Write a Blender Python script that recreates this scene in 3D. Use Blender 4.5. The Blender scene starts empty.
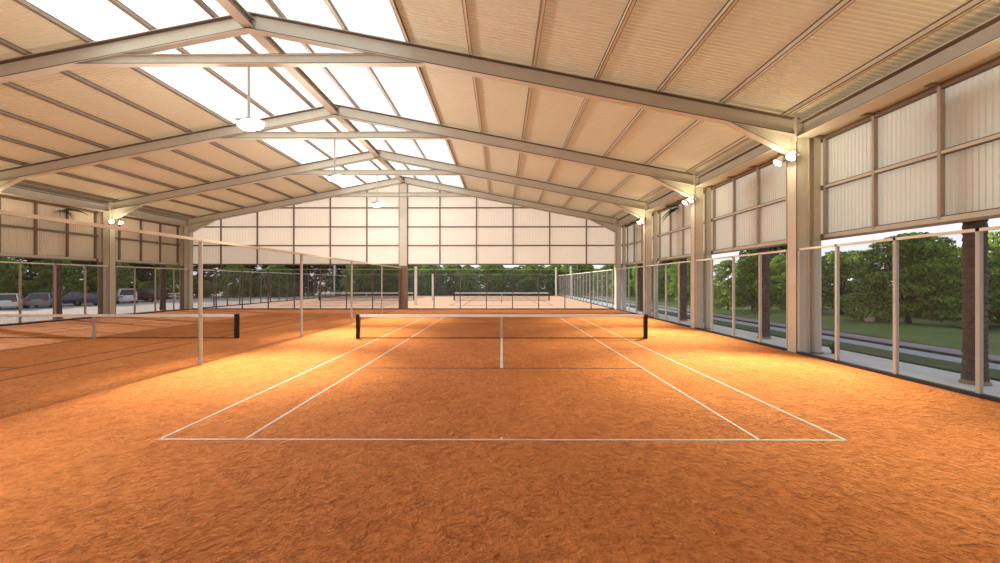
import bpy, math, random
from mathutils import Vector, Matrix
R = math.radians
SC = bpy.context.scene
COL = SC.collection
rnd = random.Random(7)

# ------------------------------------------------------------------ materials
MATS = {}
def mat(name, color, rough=0.6, metal=0.0, noise=None, bump=None, emit=None, spec=0.3, transl=0.0):
    """noise=(scale, colour2, detail) mixes a second colour in; bump=(scale, strength)"""
    if name in MATS: return MATS[name]
    m = bpy.data.materials.new(name); m.use_nodes = True
    nt = m.node_tree; b = nt.nodes['Principled BSDF']
    b.inputs['Base Color'].default_value = (*color, 1)
    b.inputs['Roughness'].default_value = rough
    b.inputs['Metallic'].default_value = metal
    b.inputs['Specular IOR Level'].default_value = spec
    tc = nt.nodes.new('ShaderNodeTexCoord')
    if noise:
        n = nt.nodes.new('ShaderNodeTexNoise'); n.inputs['Scale'].default_value = noise[0]
        n.inputs['Detail'].default_value = noise[2] if len(noise) > 2 else 4
        nt.links.new(tc.outputs['Object'], n.inputs['Vector'])
        r = nt.nodes.new('ShaderNodeValToRGB')
        r.color_ramp.elements[0].position = .32; r.color_ramp.elements[0].color = (*color, 1)
        r.color_ramp.elements[1].position = .68; r.color_ramp.elements[1].color = (*noise[1], 1)
        nt.links.new(n.outputs['Fac'], r.inputs['Fac'])
        nt.links.new(r.outputs['Color'], b.inputs['Base Color'])
    if bump:
        n2 = nt.nodes.new('ShaderNodeTexNoise'); n2.inputs['Scale'].default_value = bump[0]
        nt.links.new(tc.outputs['Object'], n2.inputs['Vector'])
        bp = nt.nodes.new('ShaderNodeBump'); bp.inputs['Strength'].default_value = bump[1]
        nt.links.new(n2.outputs['Fac'], bp.inputs['Height'])
        nt.links.new(bp.outputs['Normal'], b.inputs['Normal'])
    if emit:
        b.inputs['Emission Color'].default_value = (*emit[0], 1)
        b.inputs['Emission Strength'].default_value = emit[1]
    MATS[name] = m
    return m

STEEL   = mat('painted_steel', (.56, .54, .455), .5, noise=(1.5, (.52, .50, .42)))
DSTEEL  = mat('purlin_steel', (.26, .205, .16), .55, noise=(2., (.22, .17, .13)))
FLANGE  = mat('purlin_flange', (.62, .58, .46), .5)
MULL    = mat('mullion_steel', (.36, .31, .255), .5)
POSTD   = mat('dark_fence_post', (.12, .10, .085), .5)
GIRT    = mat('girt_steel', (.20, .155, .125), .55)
RIM     = mat('edge_shade_line', (.13, .095, .07), .6)  # dark strips that imitate shadow lines along the steel edges
BROWNM  = mat('brown_lower', (.20, .125, .085), .6, noise=(3., (.16, .10, .07)))
SHEET   = mat('cream_sheet', (.80, .72, .625), .6, noise=(.5, (.77, .68, .58)))
ROOFSH  = mat('roof_sheet', (.78, .66, .53), .6, noise=(.4, (.74, .62, .49)))
POSTM   = mat('fence_post', (.46, .47, .44), .4)
RAILM   = mat('fence_rail', (.74, .72, .64), .4)
KERBM   = mat('dark_kerb', (.035, .038, .045), .7)
BLACK   = mat('black_paint', (.008, .008, .009), .4)
WHITE   = mat('white_tape', (.85, .84, .82), .6)
LINEM   = mat('line_tape', (.58, .56, .55), .7, noise=(1.2, (.48, .46, .45)))
GREYC   = mat('grey_strap', (.42, .38, .36), .6)
LAMPB   = mat('lamp_body', (.45, .43, .40), .4)
GLOW    = mat('lamp_lens', (1, 1, 1), .5, emit=((1, .90, .66), 22))
GLOWW   = mat('lamp_disc', (1, 1, 1), .5, emit=((1, .97, .92), 14))
BARK    = mat('bark', (.075, .05, .036), .9, noise=(6., (.045, .03, .022)), bump=(20, .5))
PALMB   = mat('palm_bark', (.10, .075, .066), .9, noise=(5., (.06, .046, .042)))
FROND   = mat('palm_leaf', (.03, .05, .015), .5, noise=(2., (.06, .085, .022)))
STONE   = mat('tan_stone', (.50, .36, .24), .8, noise=(5., (.40, .29, .2)))
TUFT    = mat('tuft_leaf', (.05, .06, .04), .6)
TYRE    = mat('tyre', (.012, .012, .012), .8)
HUBM    = mat('hub', (.4, .4, .42), .3, metal=.8)
CGLASS  = mat('car_glass', (.02, .025, .03), .1, spec=.6)
TAILR   = mat('tail_red', (.35, .02, .02), .3)
HEADW   = mat('head_white', (.7, .72, .75), .2)
CONC    = mat('pale_concrete', (.50, .53, .56), .8, noise=(1.5, (.44, .47, .51), 6))
ROADM   = mat('blue_grey_road', (.29, .315, .36), .8, noise=(.8, (.25, .275, .32), 6))
PINKM   = mat('pink_walk', (.27, .24, .265), .9, noise=(.9, (.225, .20, .22), 6), spec=.05)
ASPH    = mat('parking_asphalt', (.42, .37, .345), .85, noise=(.25, (.35, .31, .29), 6))
GRASS   = mat('lawn', (.055, .10, .022), .9, noise=(.45, (.12, .16, .04), 8), bump=(30, .8))
GRASSD  = mat('lawn_strip', (.025, .055, .018), .9, noise=(3., (.05, .085, .025), 6), bump=(30, .8))
CLAYOUT = mat('outdoor_clay', (.66, .40, .27), .9, noise=(.6, (.58, .34, .22), 6))

def leaf_mat(name, c1, c2, c3):
    m = bpy.data.materials.new(name); m.use_nodes = True
    nt = m.node_tree; b = nt.nodes['Principled BSDF']
    b.inputs['Roughness'].default_value = .65; b.inputs['Specular IOR Level'].default_value = .15
    g = nt.nodes.new('ShaderNodeNewGeometry')
    r = nt.nodes.new('ShaderNodeValToRGB')
    r.color_ramp.elements[0].color = (*c1, 1); r.color_ramp.elements[1].color = (*c3, 1)
    e = r.color_ramp.elements.new(.5); e.color = (*c2, 1)
    nt.links.new(g.outputs['Random Per Island'], r.inputs['Fac'])
    nt.links.new(r.outputs['Color'], b.inputs['Base Color'])
    t = nt.nodes.new('ShaderNodeBsdfTranslucent'); nt.links.new(r.outputs['Color'], t.inputs['Color'])
    mx = nt.nodes.new('ShaderNodeMixShader'); mx.inputs[0].default_value = .42
    out = nt.nodes['Material Output']
    nt.links.new(b.outputs[0], mx.inputs[1]); nt.links.new(t.outputs[0], mx.inputs[2])
    nt.links.new(mx.outputs[0], out.inputs['Surface'])
    return m
LEAF_A = leaf_mat('leaf_layered', (.05, .11, .02), (.14, .23, .035), (.30, .38, .07))
LEAF_B = leaf_mat('leaf_dark', (.02, .05, .016), (.04, .085, .024), (.07, .125, .032))
LEAF_C = leaf_mat('leaf_mid', (.07, .15, .03), (.16, .28, .055), (.28, .40, .09))

def sheet_mat(name, refl, trans, w):
    m = bpy.data.materials.new(name); m.use_nodes = True
    nt = m.node_tree; b = nt.nodes['Principled BSDF']
    b.inputs['Roughness'].default_value = .6; b.inputs['Specular IOR Level'].default_value = .25
    tc = nt.nodes.new('ShaderNodeTexCoord'); n = nt.nodes.new('ShaderNodeTexNoise'); n.inputs['Scale'].default_value = .5
    nt.links.new(tc.outputs['Object'], n.inputs['Vector'])
    r = nt.nodes.new('ShaderNodeValToRGB')
    r.color_ramp.elements[0].position = .3; r.color_ramp.elements[0].color = (*[c*.95 for c in refl], 1)
    r.color_ramp.elements[1].position = .7; r.color_ramp.elements[1].color = (*refl, 1)
    nt.links.new(n.outputs['Fac'], r.inputs['Fac']); nt.links.new(r.outputs['Color'], b.inputs['Base Color'])
    t = nt.nodes.new('ShaderNodeBsdfTranslucent'); t.inputs['Color'].default_value = (*trans, 1)
    mx = nt.nodes.new('ShaderNodeMixShader'); mx.inputs[0].default_value = w
    nt.links.new(b.outputs[0], mx.inputs[1]); nt.links.new(t.outputs[0], mx.inputs[2])
    nt.links.new(mx.outputs[0], nt.nodes['Material Output'].inputs['Surface'])
    return m
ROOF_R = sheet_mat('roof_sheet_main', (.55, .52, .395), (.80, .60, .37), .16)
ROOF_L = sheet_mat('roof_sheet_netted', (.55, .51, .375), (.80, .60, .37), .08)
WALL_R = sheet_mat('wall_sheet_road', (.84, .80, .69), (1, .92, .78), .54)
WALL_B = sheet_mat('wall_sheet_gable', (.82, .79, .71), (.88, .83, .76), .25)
WALL_L = sheet_mat('wall_sheet_parking_dimmed', (.62, .56, .44), (.7, .6, .5), .03)  # darker copy of the road-side sheet, weaker light put into its colour

def net_mat(name, color, base, wire, cell, frac, axes):
    """see-through woven mesh: transparent, with a grid of threads"""
    m = bpy.data.materials.new(name); m.use_nodes = True
    nt = m.node_tree; nt.nodes.remove(nt.nodes['Principled BSDF'])
    out = nt.nodes['Material Output']
    tc = nt.nodes.new('ShaderNodeTexCoord'); sp = nt.nodes.new('ShaderNodeSeparateXYZ')
    nt.links.new(tc.outputs['Object'], sp.inputs[0])
    fs = []
    for a in axes:
        d = nt.nodes.new('ShaderNodeMath'); d.operation = 'DIVIDE'; d.inputs[1].default_value = cell
        nt.links.new(sp.outputs[a], d.inputs[0])
        f = nt.nodes.new('ShaderNodeMath'); f.operation = 'FRACT'; nt.links.new(d.outputs[0], f.inputs[0])
        l = nt.nodes.new('ShaderNodeMath'); l.operation = 'LESS_THAN'; l.inputs[1].default_value = frac
        nt.links.new(f.outputs[0], l.inputs[0]); fs.append(l)
    mx = nt.nodes.new('ShaderNodeMath'); mx.operation = 'MAXIMUM'
    nt.links.new(fs[0].outputs[0], mx.inputs[0]); nt.links.new(fs[1].outputs[0], mx.inputs[1])
    mr = nt.nodes.new('ShaderNodeMapRange'); mr.inputs['To Min'].default_value = base; mr.inputs['To Max'].default_value = wire
    nt.links.new(mx.outputs[0], mr.inputs['Value'])
    tr = nt.nodes.new('ShaderNodeBsdfTransparent'); df = nt.nodes.new('ShaderNodeBsdfDiffuse')
    df.inputs['Color'].default_value = (*color, 1)
    ms = nt.nodes.new('ShaderNodeMixShader')
    nt.links.new(mr.outputs[0], ms.inputs[0]); nt.links.new(tr.outputs[0], ms.inputs[1]); nt.links.new(df.outputs[0], ms.inputs[2])
    nt.links.new(ms.outputs[0], out.inputs['Surface'])
    return m
NET_R = net_mat('fence_mesh', (.19, .20, .22), .11, .19, .06, .18, ('Y', 'Z'))
NET_E = net_mat('fence_mesh_end', (.20, .21, .22), .08, .20, .06, .18, ('X', 'Z'))
NET_D = net_mat('divider_mesh', (.040, .026, .017), .33, .35, .06, .18, ('Y', 'Z'))
NET_T = net_mat('tennis_mesh', (.05, .022, .012), .12, .80, .045, .10, ('X', 'Z'))

def skylight_mat():
    m = bpy.data.materials.new('translucent_sheet'); m.use_nodes = True
    nt = m.node_tree; nt.nodes.remove(nt.nodes['Principled BSDF'])
    t = nt.nodes.new('ShaderNodeBsdfTranslucent'); t.inputs['Color'].default_value = (.98, .97, .95, 1)
    d = nt.nodes.new('ShaderNodeBsdfDiffuse'); d.inputs['Color'].default_value = (.9, .9, .88, 1)
    mx = nt.nodes.new('ShaderNodeMixShader'); mx.inputs[0].default_value = .06
    nt.links.new(t.outputs[0], mx.inputs[1]); nt.links.new(d.outputs[0], mx.inputs[2])
    nt.links.new(mx.outputs[0], nt.nodes['Material Output'].inputs['Surface'])
    return m
SKYL = skylight_mat()

def clay_mat():
    m = bpy.data.materials.new('orange_clay'); m.use_nodes = True
    nt = m.node_tree; b = nt.nodes['Principled BSDF']
    b.inputs['Roughness'].default_value = .9; b.inputs['Specular IOR Level'].default_value = .12
    tc = nt.nodes.new('ShaderNodeTexCoord')
    def noise(scale, detail, dist=0, vec=None):
        n = nt.nodes.new('ShaderNodeTexNoise'); n.inputs['Scale'].default_value = scale
        n.inputs['Detail'].default_value = detail; n.inputs['Distortion'].default_value = dist
        nt.links.new(vec or tc.outputs['Object'], n.inputs['Vector']); return n
    def ramp(src, stops):
        r = nt.nodes.new('ShaderNodeValToRGB')
        for i, (p, c) in enumerate(stops):
            e = r.color_ramp.elements[i] if i < 2 else r.color_ramp.elements.new(p)
            e.position = p; e.color = (*c, 1)
        nt.links.new(src, r.inputs['Fac']); return r
    def mix(fac, a, bb, mode='MIX'):
        x = nt.nodes.new('ShaderNodeMix'); x.data_type = 'RGBA'; x.blend_type = mode
        if isinstance(fac, float): x.inputs[0].default_value = fac
        else: nt.links.new(fac, x.inputs[0])
        nt.links.new(a, x.inputs[6])
        if isinstance(bb, tuple): x.inputs[7].default_value = (*bb, 1)
        else: nt.links.new(bb, x.inputs[7])
        return x.outputs[2]
    big = noise(.35, 6)
    base = ramp(big.outputs['Fac'], [(.3, (.49, .162, .047)), (.7, (.58, .207, .064))])
    mid = noise(3.9, 9, 1.6); mid2 = noise(14, 6, .8)
    c = mix(.52, base.outputs[0], ramp(mid.outputs['Fac'], [(.34, (.62, .55, .50)), (.60, (1.10, 1.12, 1.12))]).outputs[0], 'MULTIPLY')
    c = mix(.55, c, ramp(mid2.outputs['Fac'], [(.34, (.66, .60, .55)), (.56, (1.08, 1.08, 1.08))]).outputs[0], 'MULTIPLY')
    # scuffs: thin dark curls where a distorted noise crosses its mean
    sc_ = noise(3.8, 4, 2.4)
    ab = nt.nodes.new('ShaderNodeMath'); ab.operation = 'SUBTRACT'; ab.inputs[1].default_value = .5
    nt.links.new(sc_.outputs['Fac'], ab.inputs[0])
    ab2 = nt.nodes.new('ShaderNodeMath'); ab2.operation = 'ABSOLUTE'; nt.links.new(ab.outputs[0], ab2.inputs[0])
    line = ramp(ab2.outputs[0], [(0., (1, 1, 1)), (.03, (0, 0, 0))])
    gate = ramp(noise(1.7, 3).outputs['Fac'], [(.47, (0, 0, 0)), (.58, (1, 1, 1))])
    f = nt.nodes.new('ShaderNodeMath'); f.operation = 'MULTIPLY'
    nt.links.new(line.outputs[0], f.inputs[0]); nt.links.new(gate.outputs[0], f.inputs[1])
    f2 = nt.nodes.new('ShaderNodeMath'); f2.operation = 'MULTIPLY'; f2.inputs[1].default_value = .7
    nt.links.new(f.outputs[0], f2.inputs[0])
    c = mix(f2.outputs[0], c, (.20, .05, .012))
    nt.links.new(c, b.inputs['Base Color'])
    fine = noise(26, 6)
    ad = nt.nodes.new('ShaderNodeMath'); ad.operation = 'MULTIPLY_ADD'; ad.inputs[1].default_value = .35
    nt.links.new(fine.outputs['Fac'], ad.inputs[0]); nt.links.new(mid.outputs['Fac'], ad.inputs[2])
    ad2 = nt.nodes.new('ShaderNodeMath'); ad2.operation = 'MULTIPLY_ADD'; ad2.inputs[1].default_value = .5
    nt.links.new(mid2.outputs['Fac'], ad2.inputs[0]); nt.links.new(ad.outputs[0], ad2.inputs[2])
    bp = nt.nodes.new('ShaderNodeBump'); bp.inputs['Strength'].default_value = .9; bp.inputs['Distance'].default_value = .14
    nt.links.new(ad2.outputs[0], bp.inputs['Height']); nt.links.new(bp.outputs['Normal'], b.inputs['Normal'])
    return m
CLAY = clay_mat()

# ------------------------------------------------------------------ mesh helpers
class MB:
    def __init__(s): s.v = []; s.f = []; s.m = []
    def quad(s, *p, mi=0):
        b = len(s.v); s.v += [tuple(q) for q in p]; s.f.append(tuple(range(b, b + len(p)))); s.m.append(mi); return s
    def box(s, x0, x1, y0, y1, z0, z1, mi=0):
        b = len(s.v)
        s.v += [(x0,y0,z0),(x1,y0,z0),(x1,y1,z0),(x0,y1,z0),(x0,y0,z1),(x1,y0,z1),(x1,y1,z1),(x0,y1,z1)]
        for q in ((0,3,2,1),(4,5,6,7),(0,1,5,4),(1,2,6,5),(2,3,7,6),(3,0,4,7)):
            s.f.append(tuple(b + i for i in q)); s.m.append(mi)
        return s
    def bar(s, p0, p1, up, a0, a1, u0, u1, mi=0):
        """box along p0->p1; across extents a0..a1 (side = axis x up), u0..u1 along up"""
        p0, p1, up = Vector(p0), Vector(p1), Vector(up)
        ax = (p1 - p0).normalized(); side = ax.cross(up).normalized(); up = side.cross(ax).normalized()
        b = len(s.v)
        for p in (p0, p1):
            for (a, u) in ((a0,u0),(a1,u0),(a1,u1),(a0,u1)):
                s.v.append(tuple(p + side*a + up*u))
        for q in ((0,1,2,3),(7,6,5,4),(0,4,5,1),(1,5,6,2),(2,6,7,3),(3,7,4,0)):
            s.f.append(tuple(b + i for i in q)); s.m.append(mi)
        return s
    def ibeam(s, p0, p1, up, w, d, tf=.03, tw=.03, rim=None):
        """I section hanging below the line p0->p1 (top of steel)"""
        s.bar(p0, p1, up, -w/2, w/2, -tf, 0)
        s.bar(p0, p1, up, -tw/2, tw/2, -d + tf, -tf)
        s.bar(p0, p1, up, -w/2, w/2, -d, -d + tf)
        return s
    def tube(s, p0, p1, r0, r1=None, n=12, cap=True, mi=0):
        r1 = r0 if r1 is None else r1
        p0, p1 = Vector(p0), Vector(p1); ax = (p1 - p0).normalized()
        a = ax.orthogonal().normalized(); c = ax.cross(a); b = len(s.v)
        for p, r in ((p0, r0), (p1, r1)):
            for i in range(n):
                t = 2*math.pi*i/n; s.v.append(tuple(p + (a*math.cos(t) + c*math.sin(t))*r))
        for i in range(n):
            j = (i+1) % n; s.f.append((b+i, b+j, b+n+j, b+n+i)); s.m.append(mi)
        if cap:
            s.f.append(tuple(b+i for i in reversed(range(n)))); s.m.append(mi)
            s.f.append(tuple(b+n+i for i in range(n))); s.m.append(mi)
        return s
    def lathe(s, prof, c=(0,0,0), n=20, mi=0, M=None):
        b = len(s.v); k = len(prof)
        for (r, z) in prof:
            for i in range(n):
                t = 2*math.pi*i/n; p = Vector((r*math.cos(t), r*math.sin(t), z))
                if M: p = M @ p
                s.v.append(tuple(p + Vector(c)))
        for q in range(k-1):
            for i in range(n):
                j = (i+1) % n
                s.f.append((b+q*n+i, b+q*n+j, b+(q+1)*n+j, b+(q+1)*n+i)); s.m.append(mi)
        s.f.append(tuple(b+i for i in reversed(range(n)))); s.m.append(mi)
        s.f.append(tuple(b+(k-1)*n+i for i in range(n))); s.m.append(mi)
        return s
    def build(s, name, material, parent=None, loc=None, smooth=False):
        me = bpy.data.meshes.new(name); me.from_pydata(s.v, [], s.f); me.update()
        mats = material if isinstance(material, (list, tuple)) else [material]
        for m in mats: me.materials.append(m)
        if len(mats) > 1: me.polygons.foreach_set('material_index', s.m)
        if smooth: me.polygons.foreach_set('use_smooth', [True]*len(me.polygons))
        o = bpy.data.objects.new(name, me); COL.objects.link(o)
        if loc: o.location = loc
        if parent: o.parent = parent
        return o

def tag(o, label=None, cat=None, group=None, kind=None):
    if label: o['label'] = label
    if cat: o['category'] = cat
    if group: o['group'] = group
    if kind: o['kind'] = kind
    return o
def thing(name, label, cat, loc=(0,0,0), rz=0, group=None, kind=None):
    o = bpy.data.objects.new(name, None); COL.objects.link(o)
    o.empty_display_size = .2; o.location = loc; o.rotation_euler = (0, 0, rz)
    return tag(o, label, cat, group, kind)
def copy_tree(o, parent=None):
    c = o.copy(); COL.objects.link(c)
    if parent: c.parent = parent
    for ch in list(o.children): copy_tree(ch, c)
    return c
ORD = ['first','second','third','fourth','fifth','sixth','seventh','eighth','ninth','tenth','eleventh','twelfth',
       'thirteenth','fourteenth','fifteenth','sixteenth','seventeenth','eighteenth','nineteenth','twentieth']

# ------------------------------------------------------------------ dimensions (metres; +Y away from the camera)
CAMZ = 2.526
XR, XL, XC = 10.38, -28.48, -9.05          # column faces and ridge line
HALF = XR - XC
FR = [7.18, 14.85, 22.52, 30.19, 37.86]    # portal frames
BACK, END = -8.2, 38.30
ZE, ZA = 8.37, 12.17                       # top of rafter at column face and at ridge
SL = (ZA - ZE)/HALF
def zr(x, off=0): return ZA - abs(x - XC)*SL + off
def mx(x): return 2*XC - x                 # mirror about the ridge
SIDES = ((1, 'right'), (-1, 'left'))
def sx(s, x): return x if s > 0 else mx(x)
FH, PB, PM, PT = 3.70, 4.14, 5.88, 7.60
XP = 11.45                                 # plane of the wall sheets

# ------------------------------------------------------------------ setting: floor, sheets, skylights
fl = MB().box(-30.2, 10.52, BACK, 38.42, -.3, 0).build('floor', CLAY)
tag(fl, 'orange raked clay floor of the two indoor courts', 'floor', kind='structure')
fo = MB().box(-30.2, 10.52, 38.42, 75.6, -.3, -.004).build('floor_outdoor', CLAYOUT)
tag(fo, 'pinkish clay floor of the open-air courts past the gable end', 'floor', kind='structure')

DLINE = mat('shaded_line_tape', (.05, .03, .022), .8)  # dark colour stands in for shading at the raised tape edges
def court_lines(cx, cy, parent, material):
    w = .036 if material is LINEM else .06
    def ln(x0, x1, y0, y1, m=None): MB().box(x0, x1, y0, y1, -.002, .008).build('court_line', m or material, parent)
    for s in (-1, 1):
        ln(cx + s*5.485 - w/2, cx + s*5.485 + w/2, cy - 11.885, cy + 11.885)
        ln(cx + s*4.115 - w/2, cx + s*4.115 + w/2, cy - 11.885, cy + 11.885)
        ln(cx - 5.51, cx + 5.51, cy + s*11.885 - w/2, cy + s*11.885 + w/2)
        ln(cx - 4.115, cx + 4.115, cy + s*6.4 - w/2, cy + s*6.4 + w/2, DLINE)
        MB().box(cx - w/2, cx + w/2, cy + s*11.885 - (.1 if s > 0 else 0), cy + s*11.885 + (.1 if s < 0 else 0), -.002, .0085).build('court_line', material, parent)
    ln(cx - .04, cx + .04, cy - 6.4, cy + 6.4)
court_lines(0, 18.5, fl, LINEM)
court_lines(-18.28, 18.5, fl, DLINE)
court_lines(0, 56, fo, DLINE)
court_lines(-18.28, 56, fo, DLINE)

def corrugated(mb, p0, du, dv, nrm, lu, lv, period, amp, mi=0):
    """sheet from p0; ribs run along dv (length lv or function), profile along du; lv may be (f0, f1) functions of u"""
    p0, du, dv, nrm = Vector(p0), Vector(du), Vector(dv), Vector(nrm)
    prof = ((0, 0), (.30, 0), (.42, 1), (.58, 1), (.70, 0))
    us = []; n = int(lu/period)
    for i in range(n + 1):
        for a, h in prof:
            u = (i + a)*period
            if u <= lu: us.append((u, h))
    us.append((lu, 0)); b = len(mb.v)
    for u, h in us:
        f0, f1 = (0, lv) if not isinstance(lv, tuple) else (lv[0](u), lv[1](u))
        q = p0 + du*u + nrm*(h*amp)
        mb.v.append(tuple(q + dv*f0)); mb.v.append(tuple(q + dv*f1))
    for i in range(len(us) - 1):
        mb.f.append((b+2*i, b+2*i+2, b+2*i+3, b+2*i+1)); mb.m.append(mi)
    return mb

PUR = [1.19 + 2.25*k for k in range(9)]    # purlin offsets from the ridge
SKY_OFF = PUR[2]                           # skylight strip ends on the third purlin
RO = .17                                   # sheets sit this far above the rafters
for s, nm in SIDES:
    x0 = XC + s*SKY_OFF; x1 = XC + s*(HALF + 1.6)
    dv = Vector((s, 0, -SL)).normalized(); L = (x1 - x0)/dv.x
    mb = corrugated(MB(), (x0, BACK, zr(x0, RO)), (0, 1, 0), dv, (0, 0, 1), END + .3 - BACK, L, .16, .022)
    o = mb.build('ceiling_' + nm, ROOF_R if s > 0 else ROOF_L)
    tag(o, 'cream corrugated roof sheeting on the slope over the %s court' % ('netted far' if s < 0 else 'near'), 'roof', kind='structure')
edges = [BACK] + FR[:-1] + [END + .3]
for s, nm in SIDES:
    for i in range(len(edges) - 1):
        y0, y1 = edges[i], edges[i+1]
        a, b2 = XC + s*.02, XC + s*SKY_OFF
        mb = MB()
        za, zb = zr(a, RO), zr(b2, RO)
        mb.quad((a, y0, za), (b2, y0, zb), (b2, y1, zb), (a, y1, za))
        o = mb.build('skylight', SKYL)
        m = o.modifiers.new('t', 'SOLIDIFY'); m.thickness = .004
        tag(o, 'white translucent skylight beside the ridge, %s bay from gable end, %s slope' % (ORD[len(edges)-2-i], 'netted-court' if s < 0 else 'main-court'), 'skylight', kind='structure')

# side walls: corrugated sheets between girts and mullions, hung from 4.1 m up
for s, nm in SIDES:
    X = sx(s, XP)
    mb = corrugated(MB(), (X + s*.10, BACK, PB), (0, 1, 0), (0, 0, 1), (-s, 0, 0), END + .2 - BACK, 8.75 - PB, .14, .022)
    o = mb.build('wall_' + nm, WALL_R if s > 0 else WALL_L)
    tag(o, 'cream corrugated wall sheeting hung above the mesh fence, %s' % ('main court side' if s > 0 else 'car park side'), 'wall', kind='structure')
    for z, h in ((PB, .16), (PM, .11), (PT, .12)):
        g = MB().box(X - .06, X + .06, BACK, END, z - h/2, z + h/2)
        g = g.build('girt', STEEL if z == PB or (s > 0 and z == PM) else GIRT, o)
        MB().box(X - .064, X + .05, BACK, END, z - h/2 - .012, z - h/2 + .012).box(X - .064, X + .05, BACK, END, z + h/2 - .012, z + h/2 + .012).build('girt_shade_line', RIM, g)
    soff = MB().box(*sorted((sx(s, XR + .34), X + s*.08)), BACK, END, PT + .10, PT + .12).build('soffit', ROOF_L, o)
    MB().box(*sorted((X - s*.10, X)), BACK, END, PB - .14, PB - .07).build('sill_rail', GIRT, o)
    k = 0
    y = FR[-1] - .2
    while y > 3:
        hw_ = .04 if s > 0 else .05
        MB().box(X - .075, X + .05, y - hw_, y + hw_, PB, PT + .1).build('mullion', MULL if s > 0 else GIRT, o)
        MB().box(min(X, X - s*.42), max(X, X - s*.42), y - .04, y + .04, PT + .02, PT + .09).build('tie_bracket', GIRT, o)
        y -= 1.9175
# gable end wall
mb = corrugated(MB(), (mx(XP + .1), END, 0), (1, 0, 0), (0, 0, 1), (0, -1, 0), 2*(XP + .1 - XC),
                (lambda u: PB, lambda u: zr(mx(XP + .1) + u, RO + .02)), .14, .018)
wb = tag(mb.build('wall_back', WALL_B), 'cream corrugated gable end wall above the end fence', 'wall', kind='structure')
Yg = END - .12
for z in (PB, PM, PT, 9.36):
    hw = min(XP, XC + (ZA - z + .1)/SL) - XC if z > 8.5 else XP - XC
    MB().box(XC - hw, XC + hw, Yg - .05, Yg + .05, z - .06, z + .06).build('girt', GIRT, wb)
for k in range(-5, 6):
    if k == 0: continue
    x = XC + k*3.375 - .02
    MB().box(x - .055, x + .055, Yg - .06, Yg + .04, PB, zr(x, -.1)).build('mullion', GIRT, wb)
# wall behind the viewer
mb = MB().quad((mx(XP), BACK, 0), (XP, BACK, 0), (XP, BACK, zr(XP, RO)), (XC, BACK, zr(XC, RO)), (mx(XP), BACK, zr(mx(XP), RO)))
tag(mb.build('wall_front', SHEET), 'plain gable wall at the near end of the hall', 'wall', kind='structure')

# ------------------------------------------------------------------ portal frames
FRN = ['fifth portal frame from the gable end', 'fourth', 'third', 'second', 'last']
def portal(i, y):
    nth = ['fifth', 'fourth', 'third', 'second', 'first'][i]
    t = thing('portal_frame', 'pale steel portal frame spanning both courts, %s from the gable end' % nth, 'steel frame', (0, y, 0), group='portal frames of the hall', kind='thing')
    for s, nm in SIDES:
        f = sx(s, XR)                                   # court-side face
        lo, hi = sorted((f, f + s*.03)); m = MB().box(lo, hi, -.235, .235, 0, zr(XR, -.02))
        lo, hi = sorted((f + s*.03, f + s*.43)); m.box(lo, hi, -.20, .20, 0, zr(XR + .3, -.05))
        lo, hi = sorted((f + s*.43, f + s*.46)); m.box(lo, hi, -.235, .235, 0, zr(XR + .3, -.05))
        c = m.build('column', STEEL, t)
        lo, hi = sorted((f - s*.003, f + s*.02))
        MB().box(lo, hi, -.238, -.222, .03, zr(XR, -.9)).box(lo, hi, .222, .238, .03, zr(XR, -.9)).build('flange_shade_line', RIM, c)
        lo, hi = sorted((f - s*.0, f + s*.47))
        MB().box(lo - .03, hi + .03, -.26, .26, 0, .03).build('base_plate', DSTEEL, c)
        # rafter
        p0 = Vector((XC, 0, ZA)); p1 = Vector((f + s*.2, 0, zr(XR + .2)))
        r = MB(); up = (0, 0, 1); w = .30
        r.bar(p0, p1, up, -w/2, w/2, -.03, 0)
        r.bar(p0, p1, up, -.012, .012, -.58, -.03)
        r.bar(p0, p1, up, -w/2, w/2, -.61, -.58)
        r = r.build('rafter', STEEL, t)
        MB().bar(p0, p1, up, -w/2-.004, w/2+.004, -.055, -.028).bar(p0, p1, up, -w/2-.004, w/2+.004, -.592, -.565).build('flange_shade_line', RIM, r)
        # haunch: tapering web with its own bottom flange
        xa, xb = f - s*2.30, f
        za, zb = zr(xa, -.60), zr(f, -1.30); zt = zr(f, -.60)
        h = MB()
        for q in (-.012, .012):
            h.quad((xa, q, za), (xb, q, zb), (xb, q, zt))
        a, b2 = Vector((xa, 0, za)), Vector((xb, 0, zb))
        h.bar(a, b2, (0, 0, 1), -.14, .14, -.03, 0)
        h = h.build('haunch', STEEL, t)
        MB().bar(a, b2, (0, 0, 1), -.144, .144, .0, .014).build('flange_shade_line', RIM, h)
    # tie beam
    d0, d1 = 4.62, 6.38                                  # ends cut along the rafter underside
    tb = MB()
    for q in (-.012, .012): tb.quad((XC - d1, q, 10.31), (XC + d1, q, 10.31), (XC + d0, q, 10.67), (XC - d0, q, 10.67))
    tb.box(XC - d1, XC + d1, -.12, .12, 10.31, 10.34).box(XC - d0, XC + d0, -.12, .12, 10.64, 10.67)
    tb = tb.build('tie_beam', STEEL, t)
    MB().box(XC - d0, XC + d0, -.124, .124, 10.655, 10.675).box(XC - d1, XC + d1, -.124, .124, 10.328, 10.350).build('flange_shade_line', RIM, tb)
    return t
for i, y in enumerate(FR): portal(i, y)
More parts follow.
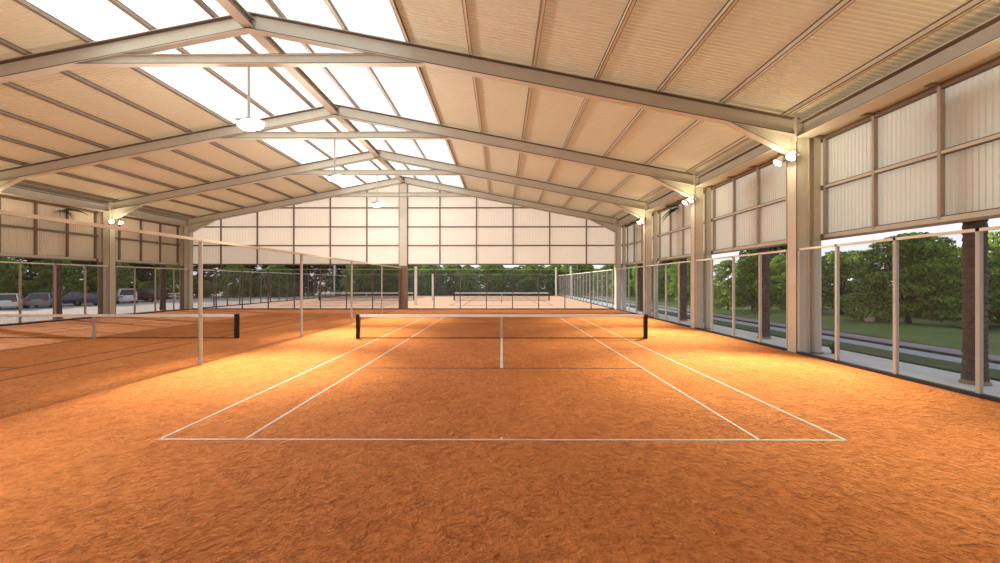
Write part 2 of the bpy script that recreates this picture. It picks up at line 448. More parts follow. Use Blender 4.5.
# column under the ridge at the gable end
t = thing('ridge_column', 'wide pale steel column under the ridge at the gable end, brown below', 'column', (XC + .03, FR[-1], 0), kind='thing')
MB().box(-.34, .34, .0, .04, 4.0, 11.5).box(-.30, .30, .04, .25, 4.0, 11.5).build('shaft', STEEL, t)
MB().box(-.40, -.34, -.02, .25, 0, 11.5).box(.34, .40, -.02, .25, 0, 11.5).build('edge_flange', GIRT, t)
MB().box(-.34, .34, .0, .25, 0, 4.0).build('lower_shaft', BROWNM, t)  # lower stretch of the column, coloured brown

# outer pillars carrying the wall sheets
for s, nm in SIDES:
    for i, y in enumerate(FR):
        if i == 0: continue
        nth = ['', 'fourth', 'third', 'second', 'first'][i]
        t = thing('wall_pillar', 'round pillar with square upper post behind the %s %s column from gable' % (nth, 'main-court' if s > 0 else 'car-park side'),
                  'pillar', (sx(s, 11.20), y, 0), group='round pillars behind the columns')
        MB().lathe([(.19, 0), (.19, 3.98)], n=20).build('shaft', POSTM if s > 0 else BROWNM, t, smooth=False)
        MB().box(-.12, .12, -.12, .12, 3.98, PT + .08).build('upper_post', STEEL, t)
        MB().lathe([(.26, 0), (.26, .04)], n=20).build('base_plate', DSTEEL, t)
        for z in (PB, PM, PT):
            MB().box(*sorted((s*.10, s*.22)), -.18, .18, z - .05, z + .05).build('girt_cleat', GIRT, t)

# purlins, ridge beam, eave beams
for s, nm in SIDES:
    for k, d in enumerate(PUR):
        x = XC + s*d
        t = thing('roof_purlin', '%s steel roof purlin below the ridge on the %s slope' % (ORD[k], 'main-court' if s > 0 else 'netted-court'),
                  'purlin', (x, 0, zr(x)), group='roof purlins')
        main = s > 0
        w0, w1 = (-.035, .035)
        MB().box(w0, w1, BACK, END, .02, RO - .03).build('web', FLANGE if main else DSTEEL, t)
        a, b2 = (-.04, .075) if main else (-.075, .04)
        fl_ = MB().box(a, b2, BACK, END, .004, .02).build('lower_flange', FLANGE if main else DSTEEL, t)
        MB().box(a - .003, a + .014, BACK, END, 0, .024).box(b2 - .014, b2 + .003, BACK, END, 0, .024).build('flange_shade_line', RIM, fl_)
        MB().box(-.055, .055, BACK, END, RO - .03, RO - .004).build('upper_flange', RIM, t)  # dark colour imitates the shadow where purlin meets roof sheet
for k, (a, b2) in enumerate(zip([BACK] + FR[:-1], FR)):
    t = thing('ridge_beam', 'pale steel ridge beam under the skylights, %s span from the gable end' % ORD[4-k], 'beam', (XC, 0, 0), group='ridge beams')
    MB().box(-.20, .20, a + .02, b2 - .02, 11.62, 11.65).box(-.015, .015, a + .02, b2 - .02, 11.65, 11.95).box(-.16, .16, a + .02, b2 - .02, 11.95, 11.98).build('body', STEEL, t)
    MB().box(-.204, .204, a + .02, b2 - .02, 11.648, 11.660).build('flange_shade_line', RIM, t)
for s, nm in SIDES:
    for k in range(len(FR) - 1):
        y0, y1 = FR[k] + .24, FR[k+1] - .24
        t = thing('eave_beam', 'pale steel eave beam above the %s wall, %s span from the gable end' % ('main-court' if s > 0 else 'car-park side', ORD[3-k]),
                  'beam', (sx(s, XR + .28), 0, 0), group='eave beams')
        MB().box(-.28, .28, y0, y1, PT, PT + .035).box(-.016, .016, y0, y1, PT + .035, 8.12).box(-.2, .2, y0, y1, 8.12, 8.16).build('body', STEEL, t)
        MB().box(-.284, .284, y0, y1, PT + .03, PT + .045).box(-.204, .204, y0, y1, 8.105, 8.122).build('flange_shade_line', RIM, t)

# ------------------------------------------------------------------ lamps
def aim(o, d):
    o.rotation_euler = Vector(d).to_track_quat('-Z', 'Y').to_euler()
def spot(name, loc, d, power, size, blend, color, parent, radius=.12):
    l = bpy.data.lights.new(name, 'SPOT'); l.energy = power; l.spot_size = R(size); l.spot_blend = blend
    l.color = color; l.shadow_soft_size = radius
    o = bpy.data.objects.new(name, l); COL.objects.link(o); o.parent = parent; o.location = loc; aim(o, d); return o
WARM = (1, .95, .62)
PW = dict(right=5200, left=2600)
def floodlight(s, y, label):
    t = thing('floodlight', label, 'floodlight', (sx(s, XR), y, 6.95), group='twin floodlights on the columns')
    b = MB().box(*sorted((-s*.02, -s*.06)), -.42, .42, -.03, .03).build('bracket', LAMPB, t)
    for dy in (-.33, .33):
        d = Vector((-s*.62, dy*.35, -.78)).normalized()
        M = d.to_track_quat('-Z', 'Y').to_matrix()
        c = Vector((-s*.22, dy, 0))
        h = MB().lathe([(.05, .20), (.10, .14), (.14, 0), (.165, -.06), (.165, -.09)], c, 18, M=M).build('head', LAMPB, t)
        MB().lathe([(.15, -.092), (.15, -.105), (.06, -.15)], c, 18, M=M).build('lens', GLOW, h)
        MB().tube((-s*.05, dy, 0), tuple(c + (-d)*.16), .025, n=8).build('arm', LAMPB, h)
    if s > 0: spot('flood_beam', (-.40, 0, -.20), (-3.0, -3.4, -6.75), 17500 if y > 8 else 4000, 66, 1.0, WARM, t, .2)
    else:     spot('flood_beam', (.40, 0, -.20), (6.6, -1.5, -6.75), 4000, 72, 1.0, WARM, t, .2)
    # the heads also throw light sideways onto the column, haunch and roof
    for dy in (-.6, .6):
        l = bpy.data.lights.new('flood_spill', 'POINT'); l.energy = 75; l.color = (1, .84, .52); l.shadow_soft_size = .12
        o = bpy.data.objects.new('flood_spill', l); COL.objects.link(o); o.parent = t; o.location = (-s*.45, dy, .05)
for i in (0, 1, 2, 3):
    nth = ['fifth', 'fourth', 'third', 'second'][i]
    floodlight(1, FR[i], 'glowing twin-head floodlight on the %s main-court column from gable end' % nth)
    floodlight(-1, FR[i], 'glowing twin-head floodlight on the %s car-park side column from the gable end' % nth)

def pendant(i, y):
    nth = ['fifth', 'fourth', 'third', 'second'][i]
    t = thing('pendant_lamp', 'white disc lamp hung under the tie beam, %s frame from gable end' % nth, 'pendant lamp',
              (XC - .05, y, 0), group='disc lamps hung under the ridge')
    MB().box(-.035, -.005, -.03, .03, 8.40, 10.32).box(.02, .05, -.03, .03, 8.40, 10.32).build('rod', STEEL, t)
    MB().lathe([(.10, 0), (.10, .10)], (0, 0, 8.34), 14).build('rod_socket', LAMPB, t)
    M = Matrix.Rotation(R(-14), 3, 'Y')
    MB().box(-.42, .02, -.16, .16, 8.30, 8.36).build('gear_plate', LAMPB, t)
    d = MB().lathe([(.40, -.02), (.45, .02), (.40, .07), (.18, .11), (.05, .12)], (.10, 0, 8.19), 32, M=M).build('shade', LAMPB, t)
    MB().lathe([(.20, -.12), (.38, -.07), (.42, -.01)], (.10, 0, 8.19), 32, M=M).build('diffuser', GLOWW, t)
    spot('disc_beam', (.30, 0, 8.0), (1.7, -3.0, -8.0), 17500 if y > 8 else 2500, 56, 1.0, (1, .95, .62), t, .4)
    l = bpy.data.lights.new('disc_glow', 'POINT'); l.energy = 1600; l.color = (1, .97, .92); l.shadow_soft_size = .35
    o = bpy.data.objects.new('disc_glow', l); COL.objects.link(o); o.parent = t; o.location = (0, 0, 7.55)
for i in (0, 1, 2, 3): pendant(i, FR[i])

# ------------------------------------------------------------------ fences
def fence_y(label, x, y0, y1, posts, netm, s, h=FH, kerb=True, group='mesh fence bays', pm=None):
    pm = pm or POSTM
    t = thing('mesh_fence', label, 'fence', (x, 0, 0), group=group)
    for y in posts:
        MB().box(-.045, .045, y - .04, y + .04, 0, h).build('post', pm, t)
    MB().box(-.045, .045, y0, y1, h - .07, h).build('top_rail', RAILM, t)
    if kerb: MB().box(-.06, .06, y0, y1, 0, .09).build('kerb_rail', KERBM, t)
    MB().quad((.0, y0, .09), (.0, y1, .09), (.0, y1, h - .07), (.0, y0, h - .07)).build('netting', netm, t)
    return t
def fence_x(label, y, x0, x1, posts, netm, h=FH, group='mesh fence bays', kerb=True):
    t = thing('mesh_fence', label, 'fence', (0, y, 0), group=group)
    for x in posts:
        MB().box(x - .04, x + .04, -.045, .045, 0, h).build('post', POSTD, t)
    MB().box(x0, x1, -.03, .03, h - .05, h).build('top_rail', MULL, t)
    if kerb: MB().box(x0, x1, -.06, .06, 0, .09).build('kerb_rail', KERBM, t)
    MB().quad((x0, 0, .09), (x1, 0, .09), (x1, 0, h - .07), (x0, 0, h - .07)).build('netting', netm, t)
    return t
for k in range(4):
    y0, y1 = FR[k] + .24, FR[k+1] - .24
    ps = [FR[k] + 1.9175*j for j in (1, 2, 3)] + [y0 + .05, y1 - .05]
    nth = ORD[3-k]
    fence_y('steel mesh fence bay facing the road, %s bay from the gable end' % nth, sx(1, XR + .07), y0, y1, ps, NET_R, 1)
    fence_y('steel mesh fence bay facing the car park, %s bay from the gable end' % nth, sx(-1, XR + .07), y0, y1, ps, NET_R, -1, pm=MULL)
yE = FR[-1] + .12
fence_x('steel mesh end fence under the gable wall behind the main court', yE, XC + .45, XR - .02, [XC + .45 + 2.4*k for k in range(1, 8)], NET_E)
fence_x('steel mesh end fence under the gable wall behind the netted court', yE, XL + .02, XC - .40, [XC - .40 - 2.4*k for k in range(1, 8)], NET_E)
dv_posts = [FR[-1] - .5 - 6.33*k for k in range(1, 6)]
dv_posts = [6.2, 12.53, 18.87, 25.2, 31.53]
t = thing('divider_net', 'tall dark mesh divider on steel posts between the two courts', 'divider fence', (-9.14, 0, 0))
for y in dv_posts: MB().tube((0, y, 0), (0, y, 3.80), .055, n=14).build('post', POSTM, t)
MB().box(-.045, .045, -2, FR[-1] - .05, 3.76, 3.84).build('top_rail', RAILM, t)
MB().quad((0, -2, .02), (0, FR[-1] - .05, .02), (0, FR[-1] - .05, 3.76), (0, -2, 3.76)).build('netting', NET_D, t)

# open-air courts beyond the gable end
fence_y('long mesh fence along the open-air court on the road side', XR + .07, 38.9, 75.4, [39 + 2.0*k for k in range(19)], NET_R, 1, pm=MULL)
fence_y('long mesh fence along the open-air court on the car park side', XL - .07, 38.9, 75.4, [39 + 2.0*k for k in range(19)], NET_R, -1, pm=POSTD)
fence_x('mesh fence closing the far end of the open-air courts', 75.5, XL - .05, XR + .05, [XL + 2.43*k for k in range(17)], NET_E, h=3.9)
for i, (x, y, h, lab) in enumerate([(-9.6, 46.3, 4.2, 'white steel pole between the open-air courts, beside the hall'),
                         (-9.6, 57.8, 3.6, 'white steel pole at the net line between the open-air courts'),
                         (-29.9, 74.0, 5.6, 'white steel pole at the car park corner of the far fence'),
                         (11.2, 67.0, 5.0, 'white steel pole by the road outside the long fence'),
                         (9.4, 71.5, 5.0, 'white steel pole inside the road corner of the far fence')]):
    t = thing('steel_pole', lab, 'pole', (x, y, 0), group='white poles of the open-air courts')
    MB().box(-.13, .13, -.13, .13, 0, h).build('shaft', RAILM, t)
    MB().box(-.16, .16, -.16, .16, h, h + .06).build('cap', POSTM, t)
    MB().box(-.22, .22, -.22, .22, 0, .04).build('base_plate', POSTM, t)

# ------------------------------------------------------------------ tennis nets
def tennis_net(label, cx, cy):
    t = thing('tennis_net', label, 'tennis net', (cx, cy, 0), group='tennis nets')
    for s in (-1, 1):
        p = MB().box(s*6.42 - .075, s*6.42 + .075, -.075, .075, 0, 1.08).build('post', BLACK, t)
    zz = .09
    MB().quad((-6.35, 0, .01), (6.35, 0, .01), (6.35, 0, .98), (-6.35, 0, .98)).build('netting', NET_T, t)
    MB().box(-6.345, 6.345, -.02, .02, .955, 1.075).build('white_band', WHITE, t)
    MB().box(-6.345, 6.345, -.012, .012, .005, .035).build('bottom_cord', BLACK, t)
    st = MB().box(-.06, .06, -.028, .028, 0, .955).build('centre_strap', GREYC, t)
tennis_net('tennis net with white band on the main clay court', 0, 18.5)
tennis_net('tennis net on the clay court behind the dark mesh divider', -18.28, 18.5)
tennis_net('small-looking tennis net on the open-air court straight behind the main court', 0, 56)
tennis_net('small-looking tennis net on the open-air court beyond the netted court', -18.28, 56)

# ------------------------------------------------------------------ grounds outside
def strip(name, x0, x1, y0, y1, z0, z1, m, label, cat):
    o = MB().box(x0, x1, y0, y1, z0, z1).build(name, m); return tag(o, label, cat, kind='structure')
strip('path', 10.51, 12.75, -10, 110, -.3, -.02, CONC, 'pale concrete path along the road-side fence', 'path')
strip('road', 14.05, 15.45, -10, 110, -.3, -.03, ROADM, 'blue-grey narrow lane past the grass verge', 'road')
strip('kerb', 15.45, 15.62, -10, 110, -.3, .05, KERBM, 'dark kerb between lane and pink walk', 'kerb')  # near-black colour carries the shadow line along the kerb
strip('pavement', 15.62, 17.0, -10, 110, -.3, .01, PINKM, 'pinkish walk beyond the lane', 'pavement')
strip('lawn_verge', 12.74, 14.06, -10, 110, -.3, .04, GRASSD, 'low dark grass verge between path and lane', 'grass')
strip('parking_lot', -75, -30.24, -10, 110, -.3, -.03, ASPH, 'pale asphalt parking lot beside the hall', 'ground')
strip('ground', -120, 10.5, 75.65, 170, -.3, -.05, GRASSD, 'dark ground under the trees past the far fence', 'ground')
strip('ground', -160, -75.05, -10, 75, -.3, -.05, GRASSD, 'dark ground under the trees past the parking lot', 'ground')
strip('ground', -162, 142, -12, 172, -.5, -.32, GRASSD, 'bare earth bed under the paved strips and lawns', 'ground')
# lawn with a gentle mound
mb = MB(); nx, ny = 50, 60; x0, x1, y0, y1 = 16.98, 140, -10, 170
def lawn_z(x, y):
    return .02 + .35*math.exp(-((x - 20.5)/2.2)**2 - ((y - 21)/4.5)**2) + .15*math.sin(x*.21)*math.sin(y*.17)*min(1, (x - 17)/5)
for j in range(ny + 1):
    for i in range(nx + 1):
        u = (i/nx)**2; x = x0 + (x1 - x0)*u; y = y0 + (y1 - y0)*j/ny
        mb.v.append((x, y, lawn_z(x, y)))
for j in range(ny):
    for i in range(nx):
        b = j*(nx + 1) + i; mb.f.append((b, b+1, b+nx+2, b+nx+1)); mb.m.append(0)
tag(mb.build('lawn', GRASS, smooth=True), 'green lawn with a low mound under the trees', 'lawn', kind='structure')
st = MB()
st.lathe([(.16, 0), (.24, .06), (.25, .20), (.19, .36), (.08, .43)], n=9)
st = st.build('stone', STONE); st.location = (20.0, 22.6, lawn_z(20.0, 22.6) - .02)
tag(st, 'small tan boundary stone on the lawn mound', 'stone')
tf = thing('grass_tuft', 'dark spiky tuft at the foot of a round pillar', 'plant', (11.78, 14.72, -.02))
mb = MB(); mb2 = MB()
for k in range(26):
    a = rnd.uniform(0, 6.28); l = rnd.uniform(.25, .55); d = Vector((math.cos(a), math.sin(a), 0)); sd = Vector((-d.y, d.x, 0))*.02
    p0 = d*.03; p1 = d*l*.45 + Vector((0, 0, l*.75)); p2 = d*l*.9 + Vector((0, 0, l*.8))
    mb.quad(p0 - sd, p0 + sd, p1 + sd, p1 - sd); mb.quad(p1 - sd, p1 + sd, p2)
mb.build('blades', TUFT, tf)
MB().lathe([(.09, 0), (.07, .05)], n=10).build('root_clump', TUFT, tf)

# ------------------------------------------------------------------ trees
def crown_mesh(kind, seed, n, leaf):
    g = random.Random(seed); mb = MB(); cl = []
    if kind == 'layered':          # flat plates of foliage stacked into a dome, unit height 1, radius about .75
        for k in range(34):
            h = .15 + .85*(k/33)
            rad = .74*math.sqrt(max(.03, 1 - ((h - .36)/.66)**2)) if h > .36 else .74*(.72 + .28*(h - .15)/.21)
            a = k*2.399 + g.uniform(-.3, .3); rr = rad*g.uniform(.35, .82)
            cl.append((Vector((rr*math.cos(a), rr*math.sin(a), h - .05)), g.uniform(.20, .30)*(1.05 - .3*h), .32))
    elif kind == 'round':
        for k in range(36):
            h = .10 + .90*(k/35); rad = .48*math.sqrt(max(.04, 1 - ((h - .55)/.50)**2))
            a = k*2.399 + g.uniform(-.3, .3); rr = rad*g.uniform(.3, .85)
            cl.append((Vector((rr*math.cos(a), rr*math.sin(a), h - .06)), g.uniform(.13, .20), .62))
    else:                          # tall forest tree, ragged and open below
        for k in range(34):
            h = .10 + .90*(k/33); rad = .36*math.sqrt(max(.05, 1 - ((h - .55)/.52)**2))
            a = k*2.399 + g.uniform(-.4, .4); rr = rad*g.uniform(.3, 1.)
            cl.append((Vector((rr*math.cos(a), rr*math.sin(a), h - .04)), g.uniform(.09, .16), .75))
    tot = sum(c[1]**2 for c in cl)
    for c, r, fl_ in cl:
        for q in range(int(n*r*r/tot)):
            d = Vector((g.gauss(0, 1), g.gauss(0, 1), g.gauss(0, 1))).normalized()
            if d.z < 0 and g.random() < .45: d.z = -d.z
            rr = r*(g.uniform(.55, 1.)**.5)
            p = c + Vector((d.x*rr, d.y*rr, d.z*rr*fl_))
            nrm = (d + Vector((g.gauss(0, .5), g.gauss(0, .5), g.gauss(.5, .5)))).normalized()
            a = nrm.orthogonal().normalized(); a = Matrix.Rotation(g.uniform(0, 6.28), 3, nrm) @ a; b = nrm.cross(a)
            l = leaf*g.uniform(.7, 1.3); w = l*.55
            mb.quad(p - a*l, p - b*w, p + a*l, p + b*w)
    return mb, cl
def trunk_mesh(kind, seed, cl):
    g = random.Random(seed); mb = MB()
    h1 = {'layered': .34, 'round': .42, 'tall': .80}[kind]; r = {'layered': .024, 'round': .024, 'tall': .018}[kind]
    pts = [Vector((0, 0, -.02))]
    for k in range(1, 5): pts.append(Vector((g.uniform(-.02, .02), g.uniform(-.02, .02), h1*k/4)))
    for k in range(4): mb.tube(pts[k], pts[k+1], r*(1.25 - .18*k) if k else r*1.6, r*(1.25 - .18*(k+1)), n=8)
    for c, rr, f in cl[::3]:
        s = pts[2].lerp(pts[4], g.random()) if kind != 'tall' else pts[3].lerp(pts[4], g.random())
        m = s.lerp(c, .5) + Vector((0, 0, -.03)); mb.tube(s, m, r*.55, r*.35, n=5, cap=False); mb.tube(m, c, r*.35, r*.12, n=5, cap=False)
    return mb
PROTO = {}
def proto(kind, seed, n, leaf, lm):
    mb, cl = crown_mesh(kind, seed, n, leaf)
    t = thing('tree', None, None)
    mb.build('crown', lm, t); trunk_mesh(kind, seed + 1, cl).build('trunk', BARK, t)
    PROTO[(kind, seed)] = [t, False]
proto('layered', 11, 20000, .019, LEAF_A)
proto('layered', 12, 13000, .022, LEAF_A)
proto('round', 21, 8000, .024, LEAF_C)
proto('round', 22, 8000, .024, LEAF_C)
proto('tall', 31, 7000, .024, LEAF_B)
proto('tall', 32, 7000, .024, LEAF_B)
def tree(key, x, y, h, label, group, wide=1.0, z=0):
    p = PROTO[key]
    if not p[1]: o = p[0]; p[1] = True
    else: o = copy_tree(p[0])
    o.location = (x, y, z); o.scale = (h*wide, h*wide, h); o.rotation_euler = (0, 0, rnd.uniform(0, 6.28))
    tag(o, label, 'tree', group); return o
# lawn side
LAWN = [(('layered', 11), 21.9, 22.4, 4.85, 'largest layered broadleaf tree on the lawn mound', .92),
        (('layered', 12), 25.0, 30.5, 4.7, 'lighter layered tree partly hidden behind the largest lawn tree', .85),
        (('layered', 12), 27.2, 21.5, 5.2, 'layered tree behind the thick palm trunk on the lawn', .85),
        (('layered', 12), 20.4, 37.4, 4.5, 'sunlit layered tree standing just past the round pillar of the third frame', .60),
        (('layered', 11), 20.9, 34.6, 4.6, 'layered tree with dark trunk beside the sunlit one on the lawn', .62),
        (('layered', 11), 26.0, 38.0, 5.0, 'layered tree showing behind the slim palm on the lawn', .72),
        (('round', 21), 21.0, 47.0, 5.0, 'round tree on the lawn between two steel columns', .95),
        (('round', 22), 24.5, 52.5, 5.8, 'taller round tree behind the lawn tree row', .95),
        (('round', 21), 19.5, 56.0, 5.0, 'round tree near the walk where the lane runs off', .95),
        (('round', 22), 20.0, 67.0, 5.6, 'round tree by the walk opposite the far fence corner', .95),
        (('tall', 31), 30.0, 47.0, 8.0, 'tall dark tree towering behind the lawn trees', 1.0),
        (('tall', 32), 27.0, 60.0, 8.0, 'tall dark tree deep in the lawn behind the round trees', 1.0),
        (('tall', 31), 22.5, 79.0, 8.5, 'tall dark tree past the far end of the lane', 1.0),
        (('tall', 32), 45.0, 44.0, 6.5, 'dark tree at the back edge of the lawn beyond the largest tree', 1.2),
        (('tall', 31), 36.0, 36.0, 5.0, 'low dark tree at the back of the lawn near the sunny grass', 1.3),
        (('round', 22), 38.0, 55.0, 5.6, 'round tree at the back edge of the lawn', 1.0),
        (('layered', 12), 30.5, 28.5, 4.9, 'layered tree standing behind the largest lawn tree', .95),
        (('tall', 32), 39.0, 29.0, 5.2, 'dark tree behind the thick palm trunk, deep in the lawn', 1.4),
        (('layered', 12), 33.5, 22.8, 5.0, 'layered tree past the thick palm trunk, deeper in the lawn', .9),
        (('tall', 31), 33.0, 40.5, 5.0, 'dark tree filling the gap behind the two layered trees', 1.4),
        (('tall', 32), 28.5, 70.0, 7.5, 'dark tree in the wood where the lane disappears', 1.3),
        (('layered', 12), 18.6, 74.5, 5.2, 'sunlit layered tree past the corner of the far fence', .8),
        (('layered', 12), 22.8, 88.0, 6.2, 'sunlit layered tree beyond the end of the lane', .8),
        (('layered', 11), 19.2, 92.0, 6.2, 'sunlit layered tree deep behind the far fence corner', .8),
        (('round', 21), 22.5, 60.0, 5.0, 'bushy tree near the lane opposite the open-air net', 1.2)]
for key, x, y, h, lab, w in LAWN: tree(key, x, y, h, lab, 'trees on the lawn', w, lawn_z(x, y))
# beyond the far fence
xs = [-27.5, -22.8, -18.2, -14.0, -10.2, -6.2, -2.0, 2.2, 6.2, 10.6, 14.6]
hs = [6.8, 6.4, 6.6, 5.6, 6.0, 5.4, 6.4, 5.3, 6.1, 5.8, 6.6]
for k, (x, h) in enumerate(zip(xs, hs)):
    tree(('round', 21 + k % 2), x, 82 + (k*37 % 5) - 2, h, 'round green tree behind the far fence, %s from the car park' % ORD[k], 'trees past the far fence', 1.2)
xs = [-36, -31.5, -26.5, -21, -15.5, -9, -1.5, 5.5, 12.5]
for k, x in enumerate(xs):
    tree(('tall', 31 + k % 2), x, 91 + (k*53 % 6), 8.4 if x < -20 else 6.3, 'dark forest tree in the row behind the far round trees, %s from car park' % ORD[k], 'forest trees past the far fence', 1.25)
# beyond the car park
cp = [(-66, 40), (-64, 45), (-67, 50), (-63, 55), (-61, 61), (-58, 67), (-52, 72), (-46, 76), (-41, 79), (-36.5, 76)]
for k, (x, y) in enumerate(cp):
    h = 6.6 if k < 2 else 8.0
    tree(('tall', 31 + k % 2), x, y, h, 'dark forest tree edging the parking lot, %s from the silver car end' % ORD[k], 'forest trees edging the parking lot', 1.45)
cp2 = [(-58, 47), (-57, 53), (-55, 58), (-50, 63), (-44, 68), (-38, 70)]
for k, (x, y) in enumerate(cp2):
    tree(('round', 21 + k % 2), x, y, 5.4, 'bushy tree behind the parked cars, %s from the silver car end' % ORD[k], 'bushy trees behind the parked cars', 1.1)

# low bushes closing the foot of the woods
bs = [(-61, 42), (-60, 47.5), (-60, 53), (-57, 58), (-53, 62.5), (-48, 66.5), (-42.5, 70), (-37, 73.5)]
for k, (x, y) in enumerate(bs):
    o = tree(('round', 22 - k % 2), x, y, 2.7, 'low bush at the parking lot edge, %s from the silver car end' % ORD[k], 'bushes at the parking lot edge', 1.6); o['category'] = 'bush'; o.name = 'bush'
for k in range(10):
    o = tree(('round', 22 - k % 2), -31 + 4.9*k, 78.6 + (k*7 % 4)*.4, 1.0 + (k*5 % 4)*.25, 'low bush at the foot of the far fence, %s from the car park' % ORD[k], 'bushes at the far fence', 1.6); o['category'] = 'bush'; o.name = 'bush'

# palms close outside the walls
def palm_proto(angles, seed, H=7.4):
    t = thing('palm_tree', None, None)
    prof = []
    n = 46
    for k in range(n):
        z = (H - .2)*k/n; r = .215 + .035*math.exp(-z/.35)
        prof += [(r + .012, z), (r - .012, z + (H - .2)/n*.82)]
    prof.append((.16, H))
    MB().lathe(prof, n=16).build('trunk', PALMB, t)
    MB().lathe([(.29, 0), (.28, .06), (.25, .10)], n=16).build('root_flare', DSTEEL, t)
    g = random.Random(seed)
    for a in angles:
        drop = g.uniform(-.1, .7); L = g.uniform(1.5, 1.95)
        mb = MB(); d = Vector((math.cos(a), math.sin(a), 0)); sd = Vector((-d.y, d.x, 0)); prev = None
        for q in range(11):
            u = q/10; p = d*(L*u*(1 - .15*u)) + Vector((0, 0, H + L*(.34*u*(1 - drop) - (.55 + .35*drop)*u*u)))
            if prev is not None:
                mb.tube(prev, p, .022*(1.1 - u), .02*(1 - u) + .003, n=5, cap=False)
                for s in (-1, 1):
                    for e in (0, .5):
                        b0 = prev.lerp(p, e); l = .42*math.sin(math.pi*min(1, .12 + .85*u)) + .08
                        tip = b0 + sd*s*l*.8 + d*l*.45 - Vector((0, 0, l*.35)); w = d*.05
                        mb.quad(b0 - w, b0 + w, tip)
            prev = p
        mb.build('frond', FROND, t)
    return t
out_angles = [-1.45 + 2.9*k/10 for k in range(11)]          # fronds lean away from the hall
palm_a = palm_proto(out_angles, 3)
palm_b = palm_proto(out_angles + [2.5, 2.95, 3.5], 5)       # this kind also pushes fronds in past the wall sheets
for (key, x, y, flip, lab) in [('a', 11.86, 10.42, 0, 'thick palm trunk close outside the road-side fence, opposite the main baseline'),
                    ('a', 11.86, 18.75, 0, 'palm just outside the road-side fence in the third bay from the gable end'),
                    ('b', 11.86, 27.1, 0, 'palm just outside the road-side fence in the second bay from the gable end'),
                    ('a', 11.86, 35.45, 0, 'palm just outside the road-side fence in the bay touching the gable end'),
                    ('b', mx(11.95), 27.9, 1, 'palm close outside the car park fence beside the round pillar'),
                    ('a', mx(11.95), 36.6, 1, 'palm outside the car park fence in the bay touching the gable end')]:
    p = palm_a if key == 'a' else palm_b
    o = p if 'category' not in p else copy_tree(p)
    o.location = (x, y, -.03); o.rotation_euler = (0, 0, math.pi*flip)
    tag(o, lab, 'palm tree', 'palms along the hall walls')

# ------------------------------------------------------------------ parked cars
def car(label, paint, x, y, rz, suv=False, L=4.5, W=1.82):
    t = thing('car', label, 'car', (x, y, -.03), rz, group='cars in the parking lot')
    pm = mat('paint_' + label.split()[0] + ('_suv' if suv else ''), paint, .25, spec=.6)
    H = 1.72 if suv else 1.45; belt = 1.02 if suv else .92
    st_ = [(-.5, .42, .74, .86), (-.485, .30, belt - .08, .93), (-.40, .24, belt, .98), (-.2, .22, belt + .02, 1), (.12, .22, belt - .01, 1),
           (.24, .22, belt - .06, 1), (.40, .24, belt - .16, .96), (.475, .30, belt - .26, .90), (.5, .40, .62, .82)]
    mb = MB()
    for (u, z0, z1, w) in st_:
        hw = W/2*w; zm = (z0 + z1)/2
        for (yy, zz) in ((-hw*.92, z0), (hw*.92, z0), (hw, zm), (hw*.94, z1), (-hw*.94, z1), (-hw, zm)):
            mb.v.append((u*L, yy, zz))
    for i in range(len(st_) - 1):
        for j in range(6):
            a, b2 = i*6 + j, i*6 + (j+1) % 6; mb.f.append((a, b2, b2 + 6, a + 6)); mb.m.append(0)
    mb.f.append(tuple(range(5, -1, -1))); mb.m.append(0); n = len(st_)*6; mb.f.append(tuple(range(n - 6, n))); mb.m.append(0)
    mb.build('body', pm, t, smooth=False)
    cab = [(-.46, belt - .04), (-.40 if suv else -.30, H - .06), (.05, H - .06), (.23, belt - .05)]
    def hull(mb, pts, wb, wt):
        for i, (u, z) in enumerate(pts):
            w = W/2*(wt if i in (1, 2) else wb); mb.v.append((u*L, -w, z)); mb.v.append((u*L, w, z))
        b = len(mb.v) - 8
        for q in ((0,2,3,1),(2,4,5,3),(4,6,7,5),(0,1,7,6),(0,6,4,2),(1,3,5,7)):
            mb.f.append(tuple(b + i for i in q)); mb.m.append(0)
    m2 = MB(); hull(m2, cab, .90, .70); m2.build('windows', CGLASS, t)
    r = cab; mb = MB()
    mb.bar((r[1][0]*L - .03, 0, H - .06), (r[2][0]*L + .04, 0, H - .06), (0, 0, 1), -W/2*.71, W/2*.71, 0, .06)
    for s in (-1, 1):
        for (a, b2) in ((0, 1), (3, 2)):
            mb.bar((cab[a][0]*L, s*W/2*.89, cab[a][1]), (cab[b2][0]*L, s*W/2*.69, cab[b2][1]), (0, 0, 1), -.045, .045, -.03, .03)
        mb.bar((-.1*L, s*W/2*.905, belt), (-.1*L, s*W/2*.705, H - .05), (1, 0, 0), -.02, .02, -.05, .05)
    mb.build('roof', pm, t)
    for u in (-.31, .31):
        for s in (-1, 1):
            yo = s*(W/2 - .10)
            w = MB().tube((u*L, yo - .10, .33), (u*L, yo + .10, .33), .33, n=20).build('wheel', TYRE, t)
            MB().tube((u*L, yo + s*.095, .33), (u*L, yo + s*.115, .33), .19, n=16).build('hub_cap', HUBM, w)
    for s in (-1, 1):
        MB().box(-.505*L, -.478*L, *sorted((s*W*.24, s*W*.42)), .72, .86).build('tail_light', TAILR, t)
        MB().box(.475*L, .503*L, *sorted((s*W*.24, s*W*.41)), .58, .68).build('headlight', HEADW, t)
    MB().box(-.515*L, -.48*L, -W*.44, W*.44, .34, .50).build('bumper', pm, t)
hd = R(141)
car('silver-white car with a red tail light, first in the parked row', (.62, .66, .68), -46.6, 39.0, hd - .15)
car('grey car parked beside the silver-white one', (.22, .23, .25), -46.2, 41.6, hd - .25)
car('blue car parked behind the dark palm trunk', (.02, .032, .12), -46.0, 44.7, hd + .5)
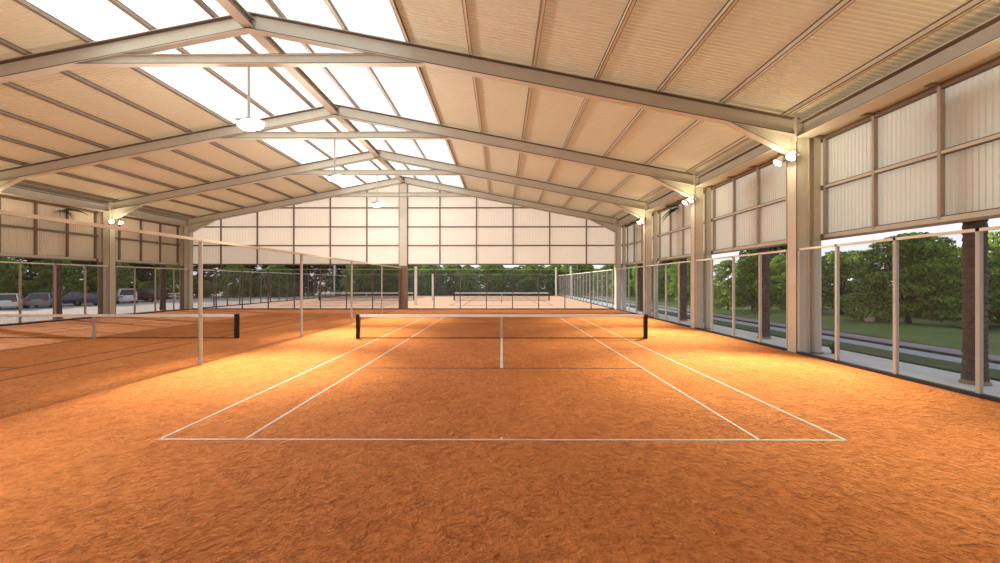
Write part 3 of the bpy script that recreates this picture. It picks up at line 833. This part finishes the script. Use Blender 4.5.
car('slate coloured car parked next to the blue one', (.10, .12, .17), -45.9, 47.8, hd - .1)
car('white suv parked between the round pillar and a black suv', (.70, .71, .74), -45.8, 50.4, hd - .1, True)
car('black suv parked last in the row', (.012, .013, .015), -45.6, 53.3, hd + .5, True)
t = thing('guard_rail', 'low white two-bar guard rail at the end of the parked cars', 'guard rail', (-48.4, 60.0, -.03), R(-3))
for k in range(4): MB().box(-3 + 2*k - .06, -3 + 2*k + .06, -.07, .07, 0, .90).build('post', RAILM, t)
for z in (.42, .80): MB().box(-3.2, 3.2, -.10, -.05, z, z + .13).build('rail', RAILM, t)

# ------------------------------------------------------------------ sky and sun
w = bpy.data.worlds.new('World'); SC.world = w; w.use_nodes = True
nt = w.node_tree; bg = nt.nodes['Background']
tc = nt.nodes.new('ShaderNodeTexCoord'); sp = nt.nodes.new('ShaderNodeSeparateXYZ')
nt.links.new(tc.outputs['Generated'], sp.inputs[0])
rp = nt.nodes.new('ShaderNodeValToRGB')
rp.color_ramp.elements[0].position = 0; rp.color_ramp.elements[0].color = (.93, .95, .97, 1)
rp.color_ramp.elements[1].position = .9; rp.color_ramp.elements[1].color = (.72, .82, .95, 1)
nt.links.new(sp.outputs['Z'], rp.inputs['Fac'])
nt.links.new(rp.outputs['Color'], bg.inputs['Color'])
bg.inputs['Strength'].default_value = 1.6
sl = bpy.data.lights.new('sun', 'SUN'); sl.energy = 12.0; sl.angle = R(1.5); sl.color = (1, .90, .74)
so = bpy.data.objects.new('sun', sl); COL.objects.link(so); so.location = (-90, 50, 40)
el = R(18.5); h = Vector((8.9, -3.9, 0)).normalized()
aim(so, (h.x*math.cos(el), h.y*math.cos(el), -math.sin(el)))

# ------------------------------------------------------------------ camera
cam = bpy.data.cameras.new('camera'); co = bpy.data.objects.new('camera', cam); COL.objects.link(co)
cam.sensor_width = 36; cam.lens = 414/1000*36; cam.clip_end = 500
co.location = (0, 0, CAMZ); co.rotation_euler = (R(90 + .05), 0, math.atan(1.6/414))
SC.camera = co
SC.view_settings.view_transform = 'Standard'; SC.view_settings.look = 'None'
SC.view_settings.gamma = 1; SC.view_settings.use_curve_mapping = False
SC.view_settings.exposure = -0.5
SC.cycles.max_bounces = 10; SC.cycles.diffuse_bounces = 5; SC.cycles.transparent_max_bounces = 24
SC.cycles.use_denoising = True
SC.cycles.sample_clamp_indirect = 6
